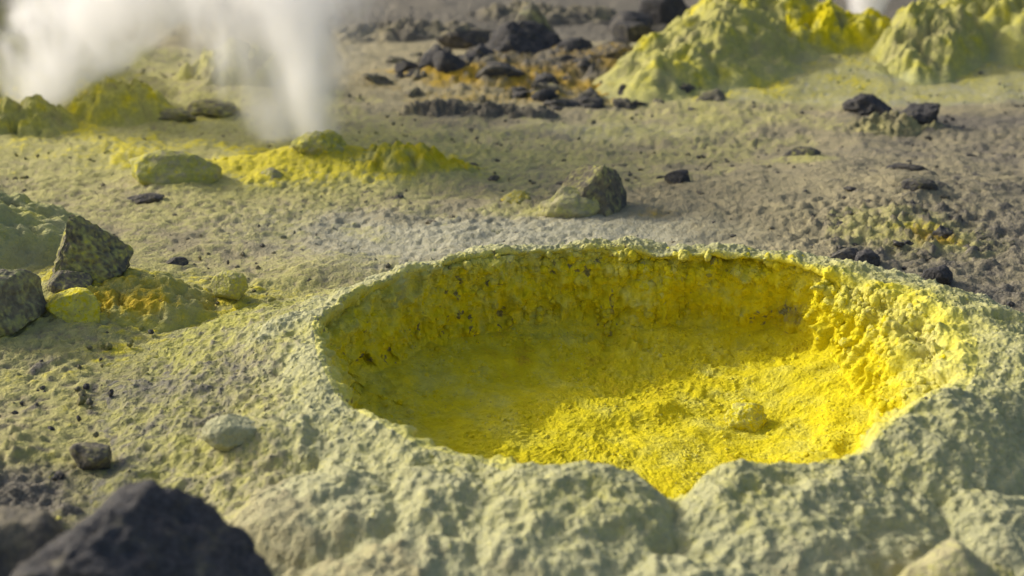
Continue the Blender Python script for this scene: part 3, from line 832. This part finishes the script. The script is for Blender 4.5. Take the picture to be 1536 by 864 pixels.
# finer gravel nobody could count
def gravel():
    rg = np.random.default_rng(21)
    co, f = ico(1)
    n = 4000
    th = rg.uniform(-R(30), R(30), n); r = 1.6 + 5.6 * rg.random(n) ** 1.1
    x, y = r * np.sin(th), r * np.cos(th)
    keep = fbm(x, y, x * 0, 1.7, 2, off=2) + rg.normal(0, .15, n) > -.05
    a, d = polar_c(x, y)
    keep &= d > (look(a, _RL) + look(a, _WO)) * .95
    x, y = x[keep], y[keep]
    n = len(x)
    z = gh(x, y)
    m = masks(x, y)
    s = rg.uniform(.003, .0095, n) * (.7 + .12 * np.hypot(x, y))
    q = co[None] * (1 + rg.uniform(-.28, .28, (n, len(co), 1))) * (s[:, None] * rg.uniform(.7, 1.3, (n, 3)))[:, None, :]
    V = q + np.stack([x, y, z + .002], 1)[:, None, :]
    F = f[None] + (np.arange(n) * len(co))[:, None, None]
    m[:, 2] = np.clip(m[:, 2] + rg.uniform(-.1, .7, n), 0, 1)
    me = mesh_from("gravel", V.reshape(-1, 3), F.reshape(-1, 3), np.repeat(m, len(co), 0), M_ROCK, smooth=False)
    link("gravel", me, label="fine dark and yellow gravel strewn over the flat ground", cat="gravel", kind="stuff")


gravel()


# ------------------------------------------------------------------ steam
def steam(label, base, lean, height, r0, r1, density, seed, power=.8):
    """a closed, widening column; its density thins towards the skin and the top"""
    n, rows = 32, 24
    V = []
    for i in range(rows):
        t = i / (rows - 1)
        rad = (r0 + (r1 - r0) * t ** power) * 1.05
        cx, cy = lean[0] * t ** 1.3, lean[1] * t ** 1.3
        for j in range(n):
            a = 2 * math.pi * j / n
            V.append((cx + rad * math.cos(a), cy + rad * math.sin(a), height * t))
    f = [(i * n + j, i * n + (j + 1) % n, (i + 1) * n + (j + 1) % n, (i + 1) * n + j) for i in range(rows - 1) for j in range(n)]
    f += [tuple(range(n - 1, -1, -1)), tuple((rows - 1) * n + j for j in range(n))]
    me = bpy.data.meshes.new("steam_plume")
    me.from_pydata(V, [], f); me.update()
    m = bpy.data.materials.new("steam")
    m.use_nodes = True
    nt = m.node_tree; nt.nodes.clear()
    N, L = nt.nodes.new, nt.links.new

    def mt(op, *v):
        q = N("ShaderNodeMath"); q.operation = op
        for k, w in enumerate(v):
            if isinstance(w, (int, float)): q.inputs[k].default_value = w
            else: L(w, q.inputs[k])
        return q.outputs[0]

    def mr(v, a, b, c, d):
        q = N("ShaderNodeMapRange"); q.interpolation_type = 'SMOOTHSTEP'
        L(v, q.inputs[0])
        for k, w in enumerate((a, b, c, d)): q.inputs[k + 1].default_value = w
        return q.outputs[0]
    out = N("ShaderNodeOutputMaterial"); pv = N("ShaderNodeVolumePrincipled")
    L(pv.outputs[0], out.inputs['Volume'])
    pv.inputs['Color'].default_value = (.99, .99, .99, 1)
    pv.inputs['Anisotropy'].default_value = .25
    tc = N("ShaderNodeTexCoord"); sp = N("ShaderNodeSeparateXYZ"); L(tc.outputs['Object'], sp.inputs[0])
    t = mt('MAXIMUM', mt('DIVIDE', sp.outputs[2], height), 0.0005)
    w = mt('POWER', t, 1.3)
    dx = mt('SUBTRACT', sp.outputs[0], mt('MULTIPLY', w, lean[0]))
    dy = mt('SUBTRACT', sp.outputs[1], mt('MULTIPLY', w, lean[1]))
    rad = mt('MULTIPLY_ADD', mt('POWER', t, power), r1 - r0, r0)
    rho = mt('DIVIDE', mt('SQRT', mt('ADD', mt('MULTIPLY', dx, dx), mt('MULTIPLY', dy, dy))), rad)
    mp = N("ShaderNodeMapping"); L(tc.outputs['Object'], mp.inputs[0])
    mp.inputs['Location'].default_value = (seed * 3.1, seed * 1.7, 0); mp.inputs['Scale'].default_value = (1, 1, .55)
    nz = N("ShaderNodeTexNoise"); L(mp.outputs[0], nz.inputs['Vector'])
    nz.inputs['Scale'].default_value = 4.5; nz.inputs['Detail'].default_value = 4.0; nz.inputs['Roughness'].default_value = .55
    nz.inputs['Distortion'].default_value = .6
    curl = mt('MULTIPLY', mt('SUBTRACT', nz.outputs['Fac'], .5), mr(t, 0, .35, .5, 2.0))
    shape = mr(mt('ADD', rho, curl), .92, .05, 0, 1)
    puff = mr(nz.outputs['Fac'], .68, .30, .25, 1.5)
    dens = mt('MULTIPLY', mt('MULTIPLY', shape, puff), mt('DIVIDE', density * r0, mt('MAXIMUM', rad, .02)))
    edge = mt('MULTIPLY', mr(rho, 1.0, .75, 0, 1), mr(t, 1.0, .55, 0, 1))
    L(mt('MULTIPLY', dens, edge), pv.inputs['Density'])
    me.materials.append(m)
    link("steam_plume", me, base, None, label, "steam", "steam plumes")


steam("wide white steam plume blowing from the vent at the left edge", (-2.27, 5.24, .05), (1.30, .4), 1.25, .075, 1.08, 62, 1, .68)
steam("dense straight steam jet rising from the yellow crust knob", (-.79, 4.40, .05), (-.10, .1), 1.05, .075, .46, 36, 2, .75)
steam("broad faint steam plume just left of the straight jet", (-1.02, 4.72, .03), (.02, .2), 1.05, .13, .80, 18, 3, .7)
steam("small far steam jet behind the sulphur ridge at the top right", (2.28, 7.25, .14), (.05, .1), .9, .08, .40, 50, 4)
